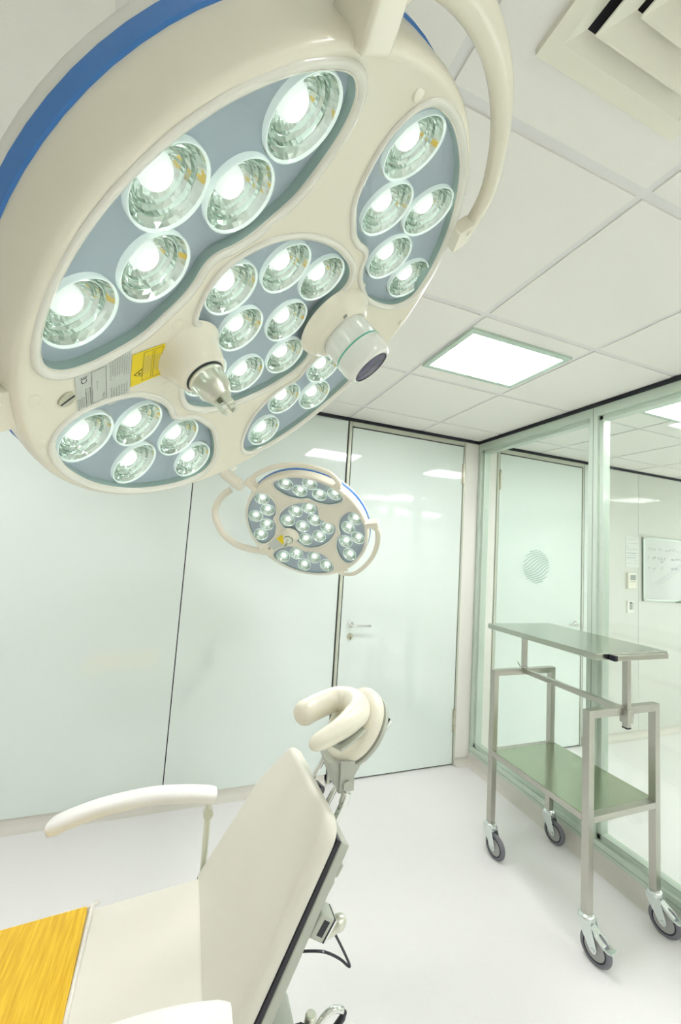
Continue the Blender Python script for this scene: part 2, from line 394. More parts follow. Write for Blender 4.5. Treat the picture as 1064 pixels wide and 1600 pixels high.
vt = empty('ceiling_vent', (-1.492, -2.422, H))       # four-way air diffuser, its corner at (-1.684,-2.215)
o2 = 0.299
def sqring(m_, r0, z0, r1, z1): m_.loops([[V((sx*r, sy*r, z)) for sx, sy in ((-1, -1), (1, -1), (1, 1), (-1, 1))] for r, z in ((r0, z0), (r1, z1))], True)
f = MB(); sqring(f, 0.199, 0.0, 0.199, -0.018); sqring(f, 0.199, -0.018, 0.166, -0.018); sqring(f, 0.166, -0.018, 0.133, -0.004)
f.build('vent_frame', M_vent, vt, smooth=0)
for r in (0.130, 0.083, 0.036):
    b = MB(); r2_ = r+0.024 if r > 0.05 else r+0.01
    b.loops([[V((sx*q, sy*q, z)) for sx, sy in ((-1, -1), (1, -1), (1, 1), (-1, 1))] for q, z in ((max(0.003, r-0.044), -0.009), (r-0.003, -0.027), (r+0.0, -0.028), (r+0.001, -0.025), (max(0.005, r-0.038), -0.0075))], True)
    b.build('vent_blade', M_vent, vt, smooth=0)
boxo('vent_cavity', (-0.145, -0.145, -0.0065), (0.145, 0.145, 0.0), M_dark, vt)  # flat dark plate, the shade inside the vent put into its colour
tag(vt, 'cream square air vent with nested angled blades in the ceiling, top right', 'ceiling vent')

# ------------------------------------------------------------------ far wall fittings
def wallbox(n, x0, x1, z0, z1, m_, par=None, y0=-0.03, y1=-0.016, bev=0.001): return boxo(n, (x0, y0, z0), (x1, y1, z1), m_, par, bev)
WX = 2.035
b = empty('whiteboard', (WX, -0.016, 1.30))
def lb(n, x0, x1, z0, z1, y0, m_, par, bev=0.001): return boxo(n, (x0, y0, z0), (x1, 0, z1), m_, par, bev)
lb('board_surface', 0, 1.2, 0, 0.635, -0.014, M_board, b)
f = MB()
for a, c in (((0, -0.020, 0), (1.2, 0, 0.018)), ((0, -0.020, 0.617), (1.2, 0, 0.635)), ((0, -0.020, 0.018), (0.018, 0, 0.617)), ((1.182, -0.020, 0.018), (1.2, 0, 0.617))): f.box(a, c)
f.build('board_frame', M_part, b, bev=0.002)
for x, z in ((-0.002, -0.002), (-0.002, 0.612), (1.177, -0.002), (1.177, 0.612)): boxo('corner_cap', (x, -0.023, z), (x+0.025, 0, z+0.025), M_grayp, b, 0.002)
boxo('pen_tray', (0.52, -0.06, -0.014), (0.95, 0, -0.004), M_part, b, 0.002)
w_ = MB(); random.seed(11)
for zz, segs in ((0.52, [(0.07, 0.2), (0.24, 0.29), (0.34, 0.55)]), (0.43, [(0.07, 0.09), (0.13, 0.2), (0.22, 0.34), (0.42, 0.6)]), (0.33, [(0.07, 0.1), (0.14, 0.18), (0.26, 0.3), (0.42, 0.57)]), (0.395, [(0.27, 0.31)])):
    for x0, x1 in segs:
        pts = []; x = x0
        while x < x1: pts.append((x, -0.0145, zz+random.uniform(-0.017, 0.017))); x += 0.009
        if len(pts) > 1: MB().tube(pts, 0.0011, 4).build('handwriting', M_inkg, b, smooth=0)
tag(b, 'wall-mounted whiteboard with faint handwriting, seen through the glass partition', 'whiteboard')
mk = MB().cyl((WX+0.575, -0.055, 1.306), (WX+0.70, -0.055, 1.306), 0.009).build('board_marker', M_plastic); tag(mk, 'black marker lying on the whiteboard pen tray', 'marker')

n_ = empty('wall_notice', (1.80, -0.0165, 1.625)); boxo('paper_sheet', (0, -0.0015, 0), (0.19, 0, 0.30), M_paper, n_)
l = MB()
for z, x1, t in ((0.285, 0.17, 0.0015), (0.27, 0.13, 0.002), (0.235, 0.185, 0.002), (0.205, 0.03, 0.006), (0.18, 0.16, 0.002), (0.165, 0.12, 0.002), (0.14, 0.15, 0.005), (0.115, 0.16, 0.002), (0.095, 0.14, 0.005), (0.07, 0.18, 0.0015), (0.04, 0.16, 0.0015)): l.box((0.01, -0.0022, z-t), (x1, -0.001, z))
l.build('printed_lines', M_inkg, n_, smooth=0)
tag(n_, 'white printed notice taped to the far wall beside the whiteboard', 'notice')
t_ = empty('thermostat', (1.81, -0.016, 1.415)); lb('case', 0, 0.115, 0, 0.155, -0.022, M_vent, t_, 0.004); boxo('display', (0.028, -0.0235, 0.085), (0.105, -0.021, 0.135), M_inkg, t_, 0.001)
k = MB(); k.box((0.03, -0.0235, 0.065), (0.05, -0.021, 0.075)); k.box((0.06, -0.0235, 0.065), (0.1, -0.021, 0.075)); k.build('buttons', M_grayp, t_)
tag(t_, 'cream thermostat with a grey display below the printed notice', 'thermostat')
t_ = empty('wall_switch', (1.815, -0.016, 1.18)); lb('faceplate', 0, 0.10, 0, 0.115, -0.010, M_white, t_, 0.003); boxo('indicator_window', (0.03, -0.0115, 0.032), (0.062, -0.009, 0.102), M_inkg, t_, 0.001)
boxo('rocker', (0.064, -0.014, 0.032), (0.092, -0.009, 0.102), M_lab, t_, 0.002); boxo('dark_edge', (0.03, -0.0125, 0.092), (0.062, -0.010, 0.104), M_ink, t_)
tag(t_, 'small white wall control with a dark window, lowest below the thermostat', 'switch')

# ------------------------------------------------------------------ surgical lamps
KZ = 0.4557
LEDS = [[-0.1063, 0.2229], [-0.0416, 0.1959], [0.0033, 0.2513], [0.0483, 0.1983], [0.117, 0.2255], [-0.2261, -0.1066], [-0.1981, -0.0418], [-0.2493, 0.0043], [-0.1934, 0.0484], [-0.216, 0.1146], [0.117, -0.217], [0.048, -0.1906], [0.0025, -0.248], [-0.0438, -0.1923], [-0.1086, -0.2236], [0.2219, 0.1152], [0.1967, 0.0488], [0.2495, 0.0078], [0.1938, -0.0395], [0.2234, -0.1076], [-0.0977, -0.0009], [-0.0608, 0.0632], [0.0018, 0.1003], [0.0309, 0.0343], [-0.025, -0.0209], [0.0974, 0.0052], [0.0617, -0.058], [-0.0046, -0.0955]]
def surf(x, y): return KZ*(x*x+y*y)
def close_spline(P, n=5):
    out = []; N_ = len(P)
    for i in range(N_):
        a, b, c, d = (V((*P[(i+k) % N_], 0)) for k in (-1, 0, 1, 2))
        for k in range(n):
            t = k/n; q = 0.5*((2*b)+(-a+c)*t+(2*a-5*b+4*c-d)*t*t+(-a+3*b-3*c+d)*t**3); out.append((q.x, q.y))
    return out
half = [(0, .285), (11, .285), (22, .284), (30, .281), (34.5, .274), (37, .258), (37.2, .235), (35, .208), (30.5, .183), (23, .168), (16, .160), (9, .160), (4, .165)]
podpolar = half + [(0, .167)] + [(-a, r) for a, r in reversed(half[1:])]
def podpoly(A):
    P_ = [(r*math.cos(math.radians(A+a)), r*math.sin(math.radians(A+a))) for a, r in podpolar]
    return close_spline(P_, 4)
chalf = [(-.112, -.045), (-.134, -.012), (-.137, .018), (-.122, .058), (-.092, .093), (-.05, .121), (-.005, .1365), (.022, .137), (.038, .127), (.044, .108), (.051, .083)]
# mirror about the x=y axis
cpoly = [(-.066, -.066), (-.082, -.050)] + [(-.097, -.047)] + chalf + [(.064, .064)] + [(y, x) for x, y in reversed(chalf)] + [(-.047, -.097), (-.050, -.082)]
def signed(P_): return sum(P_[i][0]*P_[(i+1) % len(P_)][1]-P_[(i+1) % len(P_)][0]*P_[i][1] for i in range(len(P_)))
PODS = [podpoly(90), podpoly(180), podpoly(-90), podpoly(0), close_spline(cpoly, 4)]
PODS = [p if signed(p) > 0 else p[::-1] for p in PODS]
def inpoly(x, y, P_):
    c = False; n = len(P_)
    for i in range(n):
        x0, y0 = P_[i]; x1, y1 = P_[(i+1) % n]
        if (y0 > y) != (y1 > y) and x < (x1-x0)*(y-y0)/(y1-y0)+x0: c = not c
    return c
def offset(P_, d):
    n = len(P_); out = []
    for i in range(n):
        a = V(P_[i-1]); b = V(P_[i]); c = V(P_[(i+1) % n]); t = (c-a).normalized(); out.append((b.x+t.y*d, b.y-t.x*d))
    return out
def cdt_fill(outer, holes, zf, step=0.02):
    vs = []; fs = []; 
    for P_ in [outer]+holes:
        k = len(vs); vs += [V(p) for p in P_]; fs.append(list(range(k, k+len(P_))))
    n = int(0.7/step)
    for i in range(n):
        for j in range(n):
            x = -0.35+step*(i+0.5*(j % 2)); y = -0.35+step*j
            if inpoly(x, y, outer) and not any(inpoly(x, y, h) for h in holes): vs.append(V((x, y)))
    edges = [(f[i], f[(i+1) % len(f)]) for f in fs for i in range(len(f))]
    r = geometry.delaunay_2d_cdt(vs, edges, [], 0, 1e-7)
    out = MB(); bv = [out.bm.verts.new((v.x, v.y, zf(v.x, v.y))) for v in r[0]]
    for f in r[2]:
        cx = sum(r[0][i].x for i in f)/len(f); cy = sum(r[0][i].y for i in f)/len(f)
        if inpoly(cx, cy, outer) and not any(inpoly(cx, cy, h) for h in holes): out.face([bv[i] for i in f])
    return out
RF = 0.288
circle = [(RF*math.cos(2*PI*i/96), RF*math.sin(2*PI*i/96)) for i in range(96)]

def led_proto():
    prof = [(0.0342, -0.0125), (0.0345, -0.0060), (0.0340, -0.0045), (0.0330, -0.0045), (0.0320, -0.0065)]
    r = MB(); r.lathe(prof, None, 40); rim = r.build('lens_rim', M_ringg)
    c = MB(); c.lathe([(0.0321, -0.0064), (0.0300, -0.0095), (0.0272, -0.0125), (0.0268, -0.0110), (0.0255, -0.0110), (0.0250, -0.0145), (0.0225, -0.0175), (0.0220, -0.0163), (0.0212, -0.0163), (0.0206, -0.0190), (0.0165, -0.0235), (0.0125, -0.0255)], None, 34)
    random.seed(3)
    for v in c.bm.verts:
        if v.co.xy.length < 0.0315: v.co.z += random.uniform(-0.0007, 0.0007)
    bowl = c.build('reflector', M_refl, smooth=0)
    d = MB(); d.lathe([(0.0132, -0.0255), (0.0134, -0.020), (0.0122, -0.0165), (0.0095, -0.0138), (0.006, -0.0122), (0.0025, -0.0116)], None, 32, False, True); dome = d.build('lens', M_led, smooth=60)
    return rim, bowl, dome
PROTO = None
def lamp_head(center, Rm, label, camera_on, handles, scale=1.15):
    """local frame: +z out of the face"""
    global PROTO
    root = empty('surgical_lamp'); M = Rm.to_4x4(); M.translation = center
    root.matrix_world = M @ Matrix.Scale(scale, 4)
    # housing side and back
    h = MB()
    prof = [(0.288, surf(0.288, 0)), (0.2925, 0.0395), (0.2965, 0.0385), (0.2995, 0.034), (0.3010, 0.026), (0.3015, 0.012), (0.3018, -0.004)]
    h.lathe(prof, None, 96)
    h.build('housing_side', M_body, root, smooth=50)
    h = MB(); h.lathe([(0.3018, -0.004), (0.3040, -0.0045), (0.3045, -0.017), (0.3020, -0.0175)], None, 96); h.build('blue_ring', M_blue, root, smooth=50)
    h = MB(); h.lathe([(0.3020, -0.0175), (0.3035, -0.020), (0.3020, -0.030), (0.290, -0.046), (0.255, -0.062), (0.19, -0.078), (0.10, -0.09), (0.0, -0.093)], None, 96); h.build('back_shell', M_ringw, root, smooth=60)
    cdt_fill(circle, PODS, surf).build('face_plate', M_body, root, smooth=40)
    for P_ in PODS:
        lp = [[V((x, y, surf(x, y)+dz)) for x, y in offset(P_, d)] for d, dz in ((0.0085, 0.0002), (0.0075, 0.0022), (0.0055, 0.0030), (0.0030, 0.0026), (0.0012, 0.0010), (0.0002, -0.0020))]
        b = MB(); b.loops(lp, True); bz = b.build('bezel', M_bezel, root, smooth=60)
        b = MB(); b.loops([[V((x, y, surf(x, y)+dz)) for x, y in offset(P_, d)] for d, dz in ((0.0002, -0.0020), (-0.0006, -0.004), (-0.0006, -0.0125))], True); b.build('well_wall', M_edgeg, bz, smooth=60)
        ol = offset(P_, 0.002); hl = [[(lx+0.0338*math.cos(2*PI*k/28), ly+0.0338*math.sin(2*PI*k/28)) for k in range(28)] for lx, ly in LEDS if inpoly(lx, ly, P_)]
        cdt_fill(ol, hl, lambda x, y: surf(x, y)-0.0105, 0.0125).build('light_field', M_pod, root, smooth=60)
        cdt_fill(offset(P_, 0.0002), [], lambda x, y: surf(x, y)-0.0018, 0.03).build('cover_glass', M_cover, root, smooth=60)
    if PROTO is None:
        PROTO = led_proto(); first = True
    else: first = False
    for i, (x, y) in enumerate(LEDS):
        n = V((-2*KZ*x, -2*KZ*y, 1)).normalized(); q = n.to_track_quat('Z', 'Y').to_matrix().to_4x4(); q.translation = V((x, y, surf(x, y)))
        if i == 0 and first: rim, bowl, dome = PROTO
        else: rim, bowl, dome = (p.copy() for p in PROTO)
        if not (i == 0 and first):
            for p in (rim, bowl, dome): COL.objects.link(p)
        rim.parent = root; rim.matrix_local = q
        for p in (bowl, dome): p.parent = rim; p.matrix_local = Matrix()
    # sterile handle hub + socket
    hx, hy = -0.079, -0.084; q = Matrix.Translation((hx, hy, surf(hx, hy)-0.007))
    h = MB(); h.lathe([(0.044, 0.005), (0.0405, 0.0085), (0.0370, 0.014), (0.0345, 0.021), (0.0315, 0.031), (0.0285, 0.0385), (0.0255, 0.0420), (0.0222, 0.0425)], q, 48, False, True); hub = h.build('handle_hub', M_body, root, smooth=50)
    h = MB(); h.lathe([(0.0235, 0.0424), (0.0228, 0.0432), (0.0228, 0.0442), (0.0222, 0.0446)], q, 40); h.build('gasket', M_ink, hub)
    h = MB(); h.lathe([(0.0220, 0.042), (0.0220, 0.0460), (0.0200, 0.0475), (0.0196, 0.056), (0.0190, 0.0620), (0.0145, 0.0700), (0.0124, 0.0745), (0.0112, 0.0750), (0.0078, 0.0750), (0.0074, 0.068)], q, 40, False, True)
    so = h.build('handle_socket', M_cap, root, smooth=30)
    h = MB()
    for k in range(3):
        a = math.radians(20+120*k); c, s_ = math.cos(a), math.sin(a); qq = q @ Matrix.Rotation(a, 4, 'Z')
        h.box((0.0058, -0.0046, 0.0735), (0.0108, 0.0046, 0.0885), qq); h.box((0.0045, -0.0033, 0.087), (0.0090, 0.0033, 0.0930), qq)
    h.build('locking_claw', M_cap, so, bev=0.0008)
    # camera or blank cover
    cx, cy = 0.098, 0.096; q = Matrix.Translation((cx, cy, surf(cx, cy)))
    if camera_on:
        h = MB(); h.lathe([(0.062, -0.002), (0.0605, 0.005), (0.0565, 0.0115), (0.0535, 0.013), (0.050, 0.0175), (0.0465, 0.0215), (0.043, 0.0235), (0.0410, 0.0245), (0.0382, 0.025)], q, 64); cm = h.build('camera_mount', M_body, root, smooth=50)
        h = MB(); h.lathe([(0.0385, 0.0235), (0.0372, 0.0245), (0.0382, 0.040), (0.0392, 0.0575)], q, 64); cw = h.build('camera_barrel', M_camw, root, smooth=50)
        h = MB(); h.lathe([(0.0392, 0.0575), (0.0396, 0.0580), (0.0396, 0.0595), (0.0392, 0.060)], q, 64); h.build('green_ring', M_green, cw)
        h = MB(); h.lathe([(0.0392, 0.060), (0.0390, 0.076), (0.0375, 0.084), (0.0340, 0.0895), (0.0300, 0.0910), (0.0290, 0.0910)], q, 64); h.build('camera_nose', M_camw, cw, smooth=50)
        h = MB(); h.lathe([(0.0294, 0.0911), (0.0288, 0.0915), (0.0280, 0.0907)], q, 48); h.build('lens_retainer', M_ink, cw)
        h = MB(); h.lathe([(0.0282, 0.0905), (0.020, 0.0914), (0.010, 0.0920), (0.0, 0.0922)], q, 48); h.build('camera_lens', M_lens, cw, smooth=60)
        h = MB(); h.box((0.030, 0.018, 0.0275), (0.036, 0.021, 0.0285), q); h.box((-0.045, 0.006, 0.0232), (-0.040, 0.012, 0.0245), q); h.build('orientation_mark', M_inkg, cm)
    else:
        h = MB(); h.lathe([(0.0475, -0.001), (0.0470, 0.0022), (0.0455, 0.0030), (0.0445, 0.0022), (0.043, 0.0020), (0.0, 0.0020)], q, 64); h.build('blank_cover', M_body, root, smooth=35)
    # labels between handle and rim, along the -135 degree line
    A = math.radians(-134); ex = V((math.cos(A), math.sin(A), 0)); ey = V((-math.sin(A), math.cos(A), 0))
    def onface(d, w, dz=0.0006):
        p = ex*d+ey*w; return V((p.x, p.y, surf(p.x, p.y)+dz))
    def decal(name, m_, d0, d1, w0, w1, par, dz=0.0006, n=6):
        b = MB(); g_ = [[b.bm.verts.new(onface(d0+(d1-d0)*i/n, w0+(w1-w0)*j/n, dz)) for j in range(n+1)] for i in range(n+1)]
        for i in range(n):
            for j in range(n): b.face([g_[i][j], g_[i+1][j], g_[i+1][j+1], g_[i][j+1]])
        return b.build(name, m_, par)
    # letters read along +w, successive lines step towards the rim (+d)
    yl = decal('laser_warning_label', M_yel, 0.148, 0.187, -0.026, 0.021, root)
    gl = decal('text_label', M_lab, 0.188, 0.213, -0.036, 0.034, root)
    rl = decal('rating_label', M_lab, 0.213, 0.246, -0.032, 0.022, root)
    if camera_on:
        def frame(par, d0, d1, w0, w1, t=0.0004, m_=M_ink):
            b = MB()
            for (a0, a1, b0, b1) in ((d0, d1, w0, w0+t), (d0, d1, w1-t, w1), (d0, d0+t, w0, w1), (d1-t, d1, w0, w1)):
                b.face([b.bm.verts.new(onface(*q_, 0.0009)) for q_ in ((a0, b0), (a1, b0), (a1, b1), (a0, b1))])
            b.build('printed_border', m_, par, smooth=0)
        def text(par, s_, d, w, size, m_=M_ink, tri=False, flip=False):
            cu = bpy.data.curves.new('t', 'FONT'); cu.body = s_; cu.size = size; ob = bpy.data.objects.new('t', cu); COL.objects.link(ob)
            dg = bpy.context.evaluated_depsgraph_get(); me = bpy.data.meshes.new_from_object(ob.evaluated_get(dg)); bpy.data.objects.remove(ob)
            for v in me.vertices:
                X, Y = v.co.x, v.co.y
                v.co = onface(d-Y, w+X, 0.0009) if not flip else onface(d+Y, w-X, 0.0009)
            me.materials.clear(); me.materials.append(m_)
            o = bpy.data.objects.new('printed_text', me); COL.objects.link(o); o.parent = par; return o
        def lines(par, d0, d1, n, w0, w1, size, seed, flip=False):
            random.seed(seed); b = MB()
            for k in range(n):
                d = d0+(d1-d0)*k/max(1, n-1); w = w0+random.uniform(0, 0.15)*(w1-w0); we = w1-random.uniform(0, 0.25)*(w1-w0)
                while w < we:
                    L_ = random.uniform(0.0012, 0.004)
                    b.face([b.bm.verts.new(onface(*q_, 0.0009)) for q_ in ((d, w), (d+size, w), (d+size, min(w+L_, we)), (d, min(w+L_, we)))]); w += L_+0.0007
            b.build('printed_lines', M_inkg, par, smooth=0)
        # yellow label: triangle with laser sign and two framed blocks
        b = MB(); t0 = [(0.176, 0.004-0.0035-0.010), (0.176, 0.0075-0.010+0.004), (0.166, 0.002-0.010+0.0)]
        def tri(T, m_, nm, dz):
            bb = MB(); bb.face([bb.bm.verts.new(onface(*q_, dz)) for q_ in T]); bb.build(nm, m_, yl, smooth=0)
        c0 = (0.1805, -0.0155)
        def tp(s_): return [(0.1795+0.0*s_, -0.021)]
        T1 = [(0.1740, -0.0015), (0.1840, 0.0045), (0.1740, 0.0105)]
        T2 = [(0.17475, -0.0001), (0.18245, 0.0045), (0.17475, 0.0091)]
        tri([(0.1750+(a-0.1750)*1.0, w_) for a, w_ in T1], M_ink, 'warning_triangle', 0.0009); tri(T2, M_yel, 'warning_field', 0.0011)
        dot = MB(); dot.face([dot.bm.verts.new(onface(0.1772+0.0014*math.cos(k), 0.0045+0.0014*math.sin(k), 0.0013)) for k in [2*PI*i/12 for i in range(12)]]); dot.build('warning_symbol', M_ink, yl, smooth=0)
        frame(yl, 0.1625, 0.1735, -0.0235, 0.0175); frame(yl, 0.1505, 0.1605, -0.0235, 0.0175)
        lines(yl, 0.1640, 0.1715, 6, -0.020, 0.014, 0.0004, 5); lines(yl, 0.1520, 0.1590, 5, -0.018, 0.010, 0.0004, 6)
        lines(gl, 0.1900, 0.2105, 9, -0.033, -0.002, 0.0007, 7); lines(gl, 0.1910, 0.2090, 7, 0.008, 0.031, 0.0011, 8)
        frame(rl, 0.2150, 0.2305, -0.026, 0.019); frame(rl, 0.2315, 0.2370, -0.006, 0.020)
        text(rl, 'CE', 0.2350, -0.0145, 0.0080, flip=True)
        lines(rl, 0.2323, 0.2360, 3, -0.005, 0.019, 0.0006, 9); lines(rl, 0.2385, 0.2440, 4, 0.002, 0.020, 0.0009, 10); lines(rl, 0.2245, 0.2250, 1, -0.012, 0.004, 0.0006, 12); lines(rl, 0.2170, 0.2185, 2, 0.010, 0.017, 0.0007, 13)
    # slotted screw near the rim
    p = onface(0.2555, -0.004); n = V((-2*KZ*p.x, -2*KZ*p.y, 1)).normalized(); q = n.to_track_quat('Z', 'Y').to_matrix().to_4x4(); q.translation = p
    h = MB(); h.lathe([(0.0082, 0.0), (0.0080, 0.0012), (0.0070, 0.0014), (0.0, 0.0014)], q, 28); sc = h.build('slotted_screw', M_key, root)
    boxo('screw_slot', (-0.0075, -0.0009, 0.0011), (0.0075, 0.0009, 0.0017), M_ink, sc, M=q @ Matrix.Rotation(1.9, 4, 'Z'))
    # small moulded notches on the face
    for x, y in ((-0.214, -0.189), (-0.171, -0.234), (-0.176, 0.215), (0.064, 0.150), (-0.130, -0.066), (-0.066, -0.130), (0.226, -0.199), (0.205, 0.205)):
        q = Matrix.Translation((x, y, surf(x, y))) @ Matrix.Rotation(math.atan2(y, x), 4, 'Z')
        nb = MB(); nb.lathe([(0.0068, -0.0008), (0.0060, 0.0007), (0.0052, 0.0009), (0.0, 0.0009)], q, 20); nb.build('screw_cap', M_body, root, smooth=50)
    # grab rails round the rim
    for (a0, a1, z0, z1, rr, taper) in handles:
        pts = []; rad = []
        n = 26
        for k in range(n+1):
            t = k/n; a = math.radians(a0+(a1-a0)*t); e = min(1, t/0.10) if True else 1; e2 = min(1, (1-t)/0.16)
            r = 0.300+(rr-0.300)*(math.sin(e*PI/2))*(0.35+0.65*math.sin(e2*PI/2)); z = z0+(z1-z0)*t
            pts.append((r*math.cos(a), r*math.sin(a), z)); rad.append(0.0135-0.0045*t if taper else 0.011)
        hb = MB(); hb.tube(pts, rad, 14); rl_ = hb.build('grab_rail', M_body, root, smooth=60)
        a = math.radians(a0); q = Matrix.Rotation(a, 4, 'Z')
        h = MB(); h.box((0.292, -0.016, z0-0.018), (rr+0.010, 0.014, z0+0.018), q); h.build('rail_bracket', M_body, rl_, bev=0.004)
        a = math.radians(a1); q = Matrix.Rotation(a, 4, 'Z')
        h = MB(); h.box((0.288, -0.010, z1-0.010), (0.315, 0.022, z1+0.009), q); h.cyl(q @ V((0.308, 0.012, z1+0.008)), q @ V((0.308, 0.012, z1+0.011)), 0.0035); h.build('rail_end', M_body, rl_, bev=0.003)
    return root

S_ = 1.15
c_big = CAM + S_*(V((-2.15872094, -2.24184111, 1.90071141))-CAM)
c_sml = CAM + S_*(V((-1.70155558, -0.89648872, 1.72421916))-CAM)
def basis(n, x):
    n = V(n).normalized(); x = V(x); x = (x-n*x.dot(n)).normalized(); y = n.cross(x); return Matrix((x, y, n)).transposed()
R_big = basis((0.6150074, -0.2408234, -0.75084618), (0.46363093, 0.8806707, 0.09729067))
R_sml = basis((-0.41140579, -0.62028527, -0.66782592), (0.89155723, -0.42612261, -0.15344452))
big = lamp_head(c_big, R_big, '', True, [(146, 77, 0.030, 0.046, 0.334, True)])
tag(big, 'large round cream surgical lamp close overhead, with protruding camera and blue edge ring', 'surgical lamp', 'ceiling-hung surgical lamps')
sml = lamp_head(c_sml, R_sml, '', False, [(144, 64, 0.030, 0.030, 0.345, False), (21, -50, 0.030, 0.030, 0.345, True)])
tag(sml, 'round cream surgical lamp without a camera, hanging further back before the mint glass wall', 'surgical lamp', 'ceiling-hung surgical lamps')
# faint maker lettering on the small lamp's side (illegible marks)
mk_ = MB()
for k in range(9):
    if k == 5: continue
    a0 = 54-3.2*k
    for da, z in ((0, 0.006), (1.2, 0.016)):
        a = math.radians(a0+da); b_ = math.radians(a0+da+0.9)
        mk_.face([mk_.bm.verts.new((0.3024*math.cos(t), 0.3024*math.sin(t), zz)) for t, zz in ((a, z-0.006), (b_, z-0.006), (b_, z+0.004), (a, z+0.004))])
o = mk_.build('side_lettering', M_inkb, sml, smooth=0)

# yokes: curved tube from the lower-left lug to a hinge block, arms to one shared ceiling mount
def yoke(root, pts, con, r=0.017):
    h = MB(); h.tube(smooth_path(pts, 8), r, 16); y = h.build('yoke_tube', M_body, root, smooth=60)
    a = math.radians(-135); q = Matrix.Rotation(a, 4, 'Z'); h = MB(); h.box((0.285, -0.030, 0.006), (0.318, 0.018, 0.034), q); h.cyl(q @ V((0.308, -0.02, 0.033)), q @ V((0.308, -0.02, 0.0365)), 0.004)
    h.build('yoke_lug', M_body, y, bev=0.005)
    if con:
        h = MB(); h.cyl(con[0], con[1], 0.030, 28); h.build('yoke_joint', M_body, root, bev=0.006)
MOUNT = V((-2.02, -1.42, 2.6))
def wp(root, p): return root.matrix_world @ V(p)
bpy.context.view_layer.update()
pr = [(-0.222, -0.222, 0.018), (-0.300, -0.235, 0.012), (-0.388, -0.230, 0.0), (-0.470, -0.190, -0.03), (-0.515, -0.115, -0.07), (-0.490, -0.034, -0.10), (-0.445, 0.010, -0.13)]
yoke(sml, pr, (V((-0.385, 0.045, -0.13)), V((-0.50, 0.07, -0.18))))
pb = [(-0.222, -0.222, 0.018), (-0.268, -0.258, 0.002), (-0.285, -0.25, -0.035), (-0.24, -0.17, -0.105), (-0.14, -0.07, -0.15), (0.0, 0.0, -0.17)]
yoke(big, pb, None, 0.018)
CMT = empty('ceiling_mount', MOUNT)
h = MB(); h.lathe([(0.12, -0.005), (0.12, -0.05), (0.06, -0.07), (0.055, -0.24), (0.045, -0.26), (0.0, -0.26)], None, 40); h.build('column', M_body, CMT, smooth=40)
def arm(root, loc_pts, r, entry):
    a = [wp(root, p)-MOUNT for p in loc_pts]; e = V(entry)
    b = MB(); b.tube(smooth_path(a+[a[-1].lerp(e, 0.5), e, V((0, 0, e.z+0.10))], 8), r, 16); return b.build('support_arm', M_body, CMT, smooth=60)
arm(sml, [(-0.49, 0.067, -0.178), (-0.53, 0.08, -0.21)], 0.022, (0.02, 0.05, -0.30))
arm(big, [(0.0, 0.0, -0.165), (0.0, 0.0, -0.20)], 0.024, (-0.02, -0.03, -0.27))
tag(CMT, 'cream ceiling mount with two support arms, behind and above the large surgical lamp', 'ceiling mount')

def lamp_spots(root, power):
    for (x, y) in ((0, 0.2), (-0.2, 0), (0, -0.2), (0.2, 0), (0, 0)):
        L_ = bpy.data.lights.new('lamp_beam', 'SPOT'); L_.energy = power; L_.spot_size = math.radians(75); L_.spot_blend = 0.8; L_.shadow_soft_size = 0.03; L_.color = (0.95, 1.0, 0.97)
        o = bpy.data.objects.new('lamp_beam', L_); COL.objects.link(o); o.parent = root; o.matrix_local = Matrix.Translation((x, y, surf(x, y)+0.004)) @ Matrix.Rotation(PI, 4, 'X')
lamp_spots(big, LED_SPOT); lamp_spots(sml, LED_SPOT)

# ------------------------------------------------------------------ trolley
T = empty('instrument_trolley', (-0.30, -1.145, 0))
def T_(x, y, z): return (x+0.30, y+1.145, z)
def tbx(n, a, b, m_, bev=0.003, par=None): return boxo(n, T_(*a), T_(*b), m_, par or T, bev)
xa, xb, ya, yb = -0.515, -0.085, -1.435, -0.855; q_ = 0.0165
for yy in (ya, yb):
    for xx in (xa, xb):
        tbx('leg', (xx-q_, yy-q_, 0.155), (xx+q_, yy+q_, 0.990), M_steel, 0.002)
    tbx('end_rail', (xa+q_-0.002, yy-q_, 0.957), (xb-q_+0.002, yy+q_, 0.990), M_steel, 0.002)
h = MB(); h.prism([(a-T.location.x, b-T.location.y) for a, b in ((xa+q_, ya-q_), (xb-q_, ya-q_), (xb-q_, ya+q_), (xb+q_, ya+q_), (xb+q_, yb-q_), (xb-q_, yb-q_), (xb-q_, yb+q_), (xa+q_, yb+q_), (xa+q_, yb-q_), (xa-q_, yb-q_), (xa-q_, ya+q_), (xa+q_, ya+q_))], 0.525, 0.552)
sh_ = h.build('shelf', M_steel, T, bev=0.002); boxo('shelf_sheet', T_(xa-q_+0.004, ya+q_, 0.551), T_(xb+q_-0.004, yb-q_, 0.5535), M_shelf, sh_)
tbx('long_rail', (-0.30-0.013, ya, 0.962), (-0.30+0.013, yb, 0.988), M_steel, 0.002)
for yy, low in ((ya, 0.905), (yb, 0.955)):
    sl = tbx('height_post', (-0.30-0.0125, yy-0.030 if yy == ya else yy-0.012, low), (-0.30+0.0125, yy-0.005 if yy == ya else yy+0.013, 1.215), M_steel, 0.002)
for yy in (ya, ):
    cl = tbx('clamp_sleeve', (-0.30-0.019, yy-0.036, 0.925), (-0.30+0.019, yy+0.002, 0.985), M_steel, 0.002)
    h = MB(); h.cyl(T_(-0.281, yy-0.018, 0.945), T_(-0.262, yy-0.018, 0.945), 0.011); h.cyl(T_(-0.267, yy-0.03, 0.965), T_(-0.262, yy-0.01, 0.905), 0.0035); h.build('clamp_knob', M_chrome, cl)
    tbx('foot_cap', (-0.30-0.0125, yy-0.030, 0.899), (-0.30+0.0125, yy-0.005, 0.906), M_plastic, 0.001)
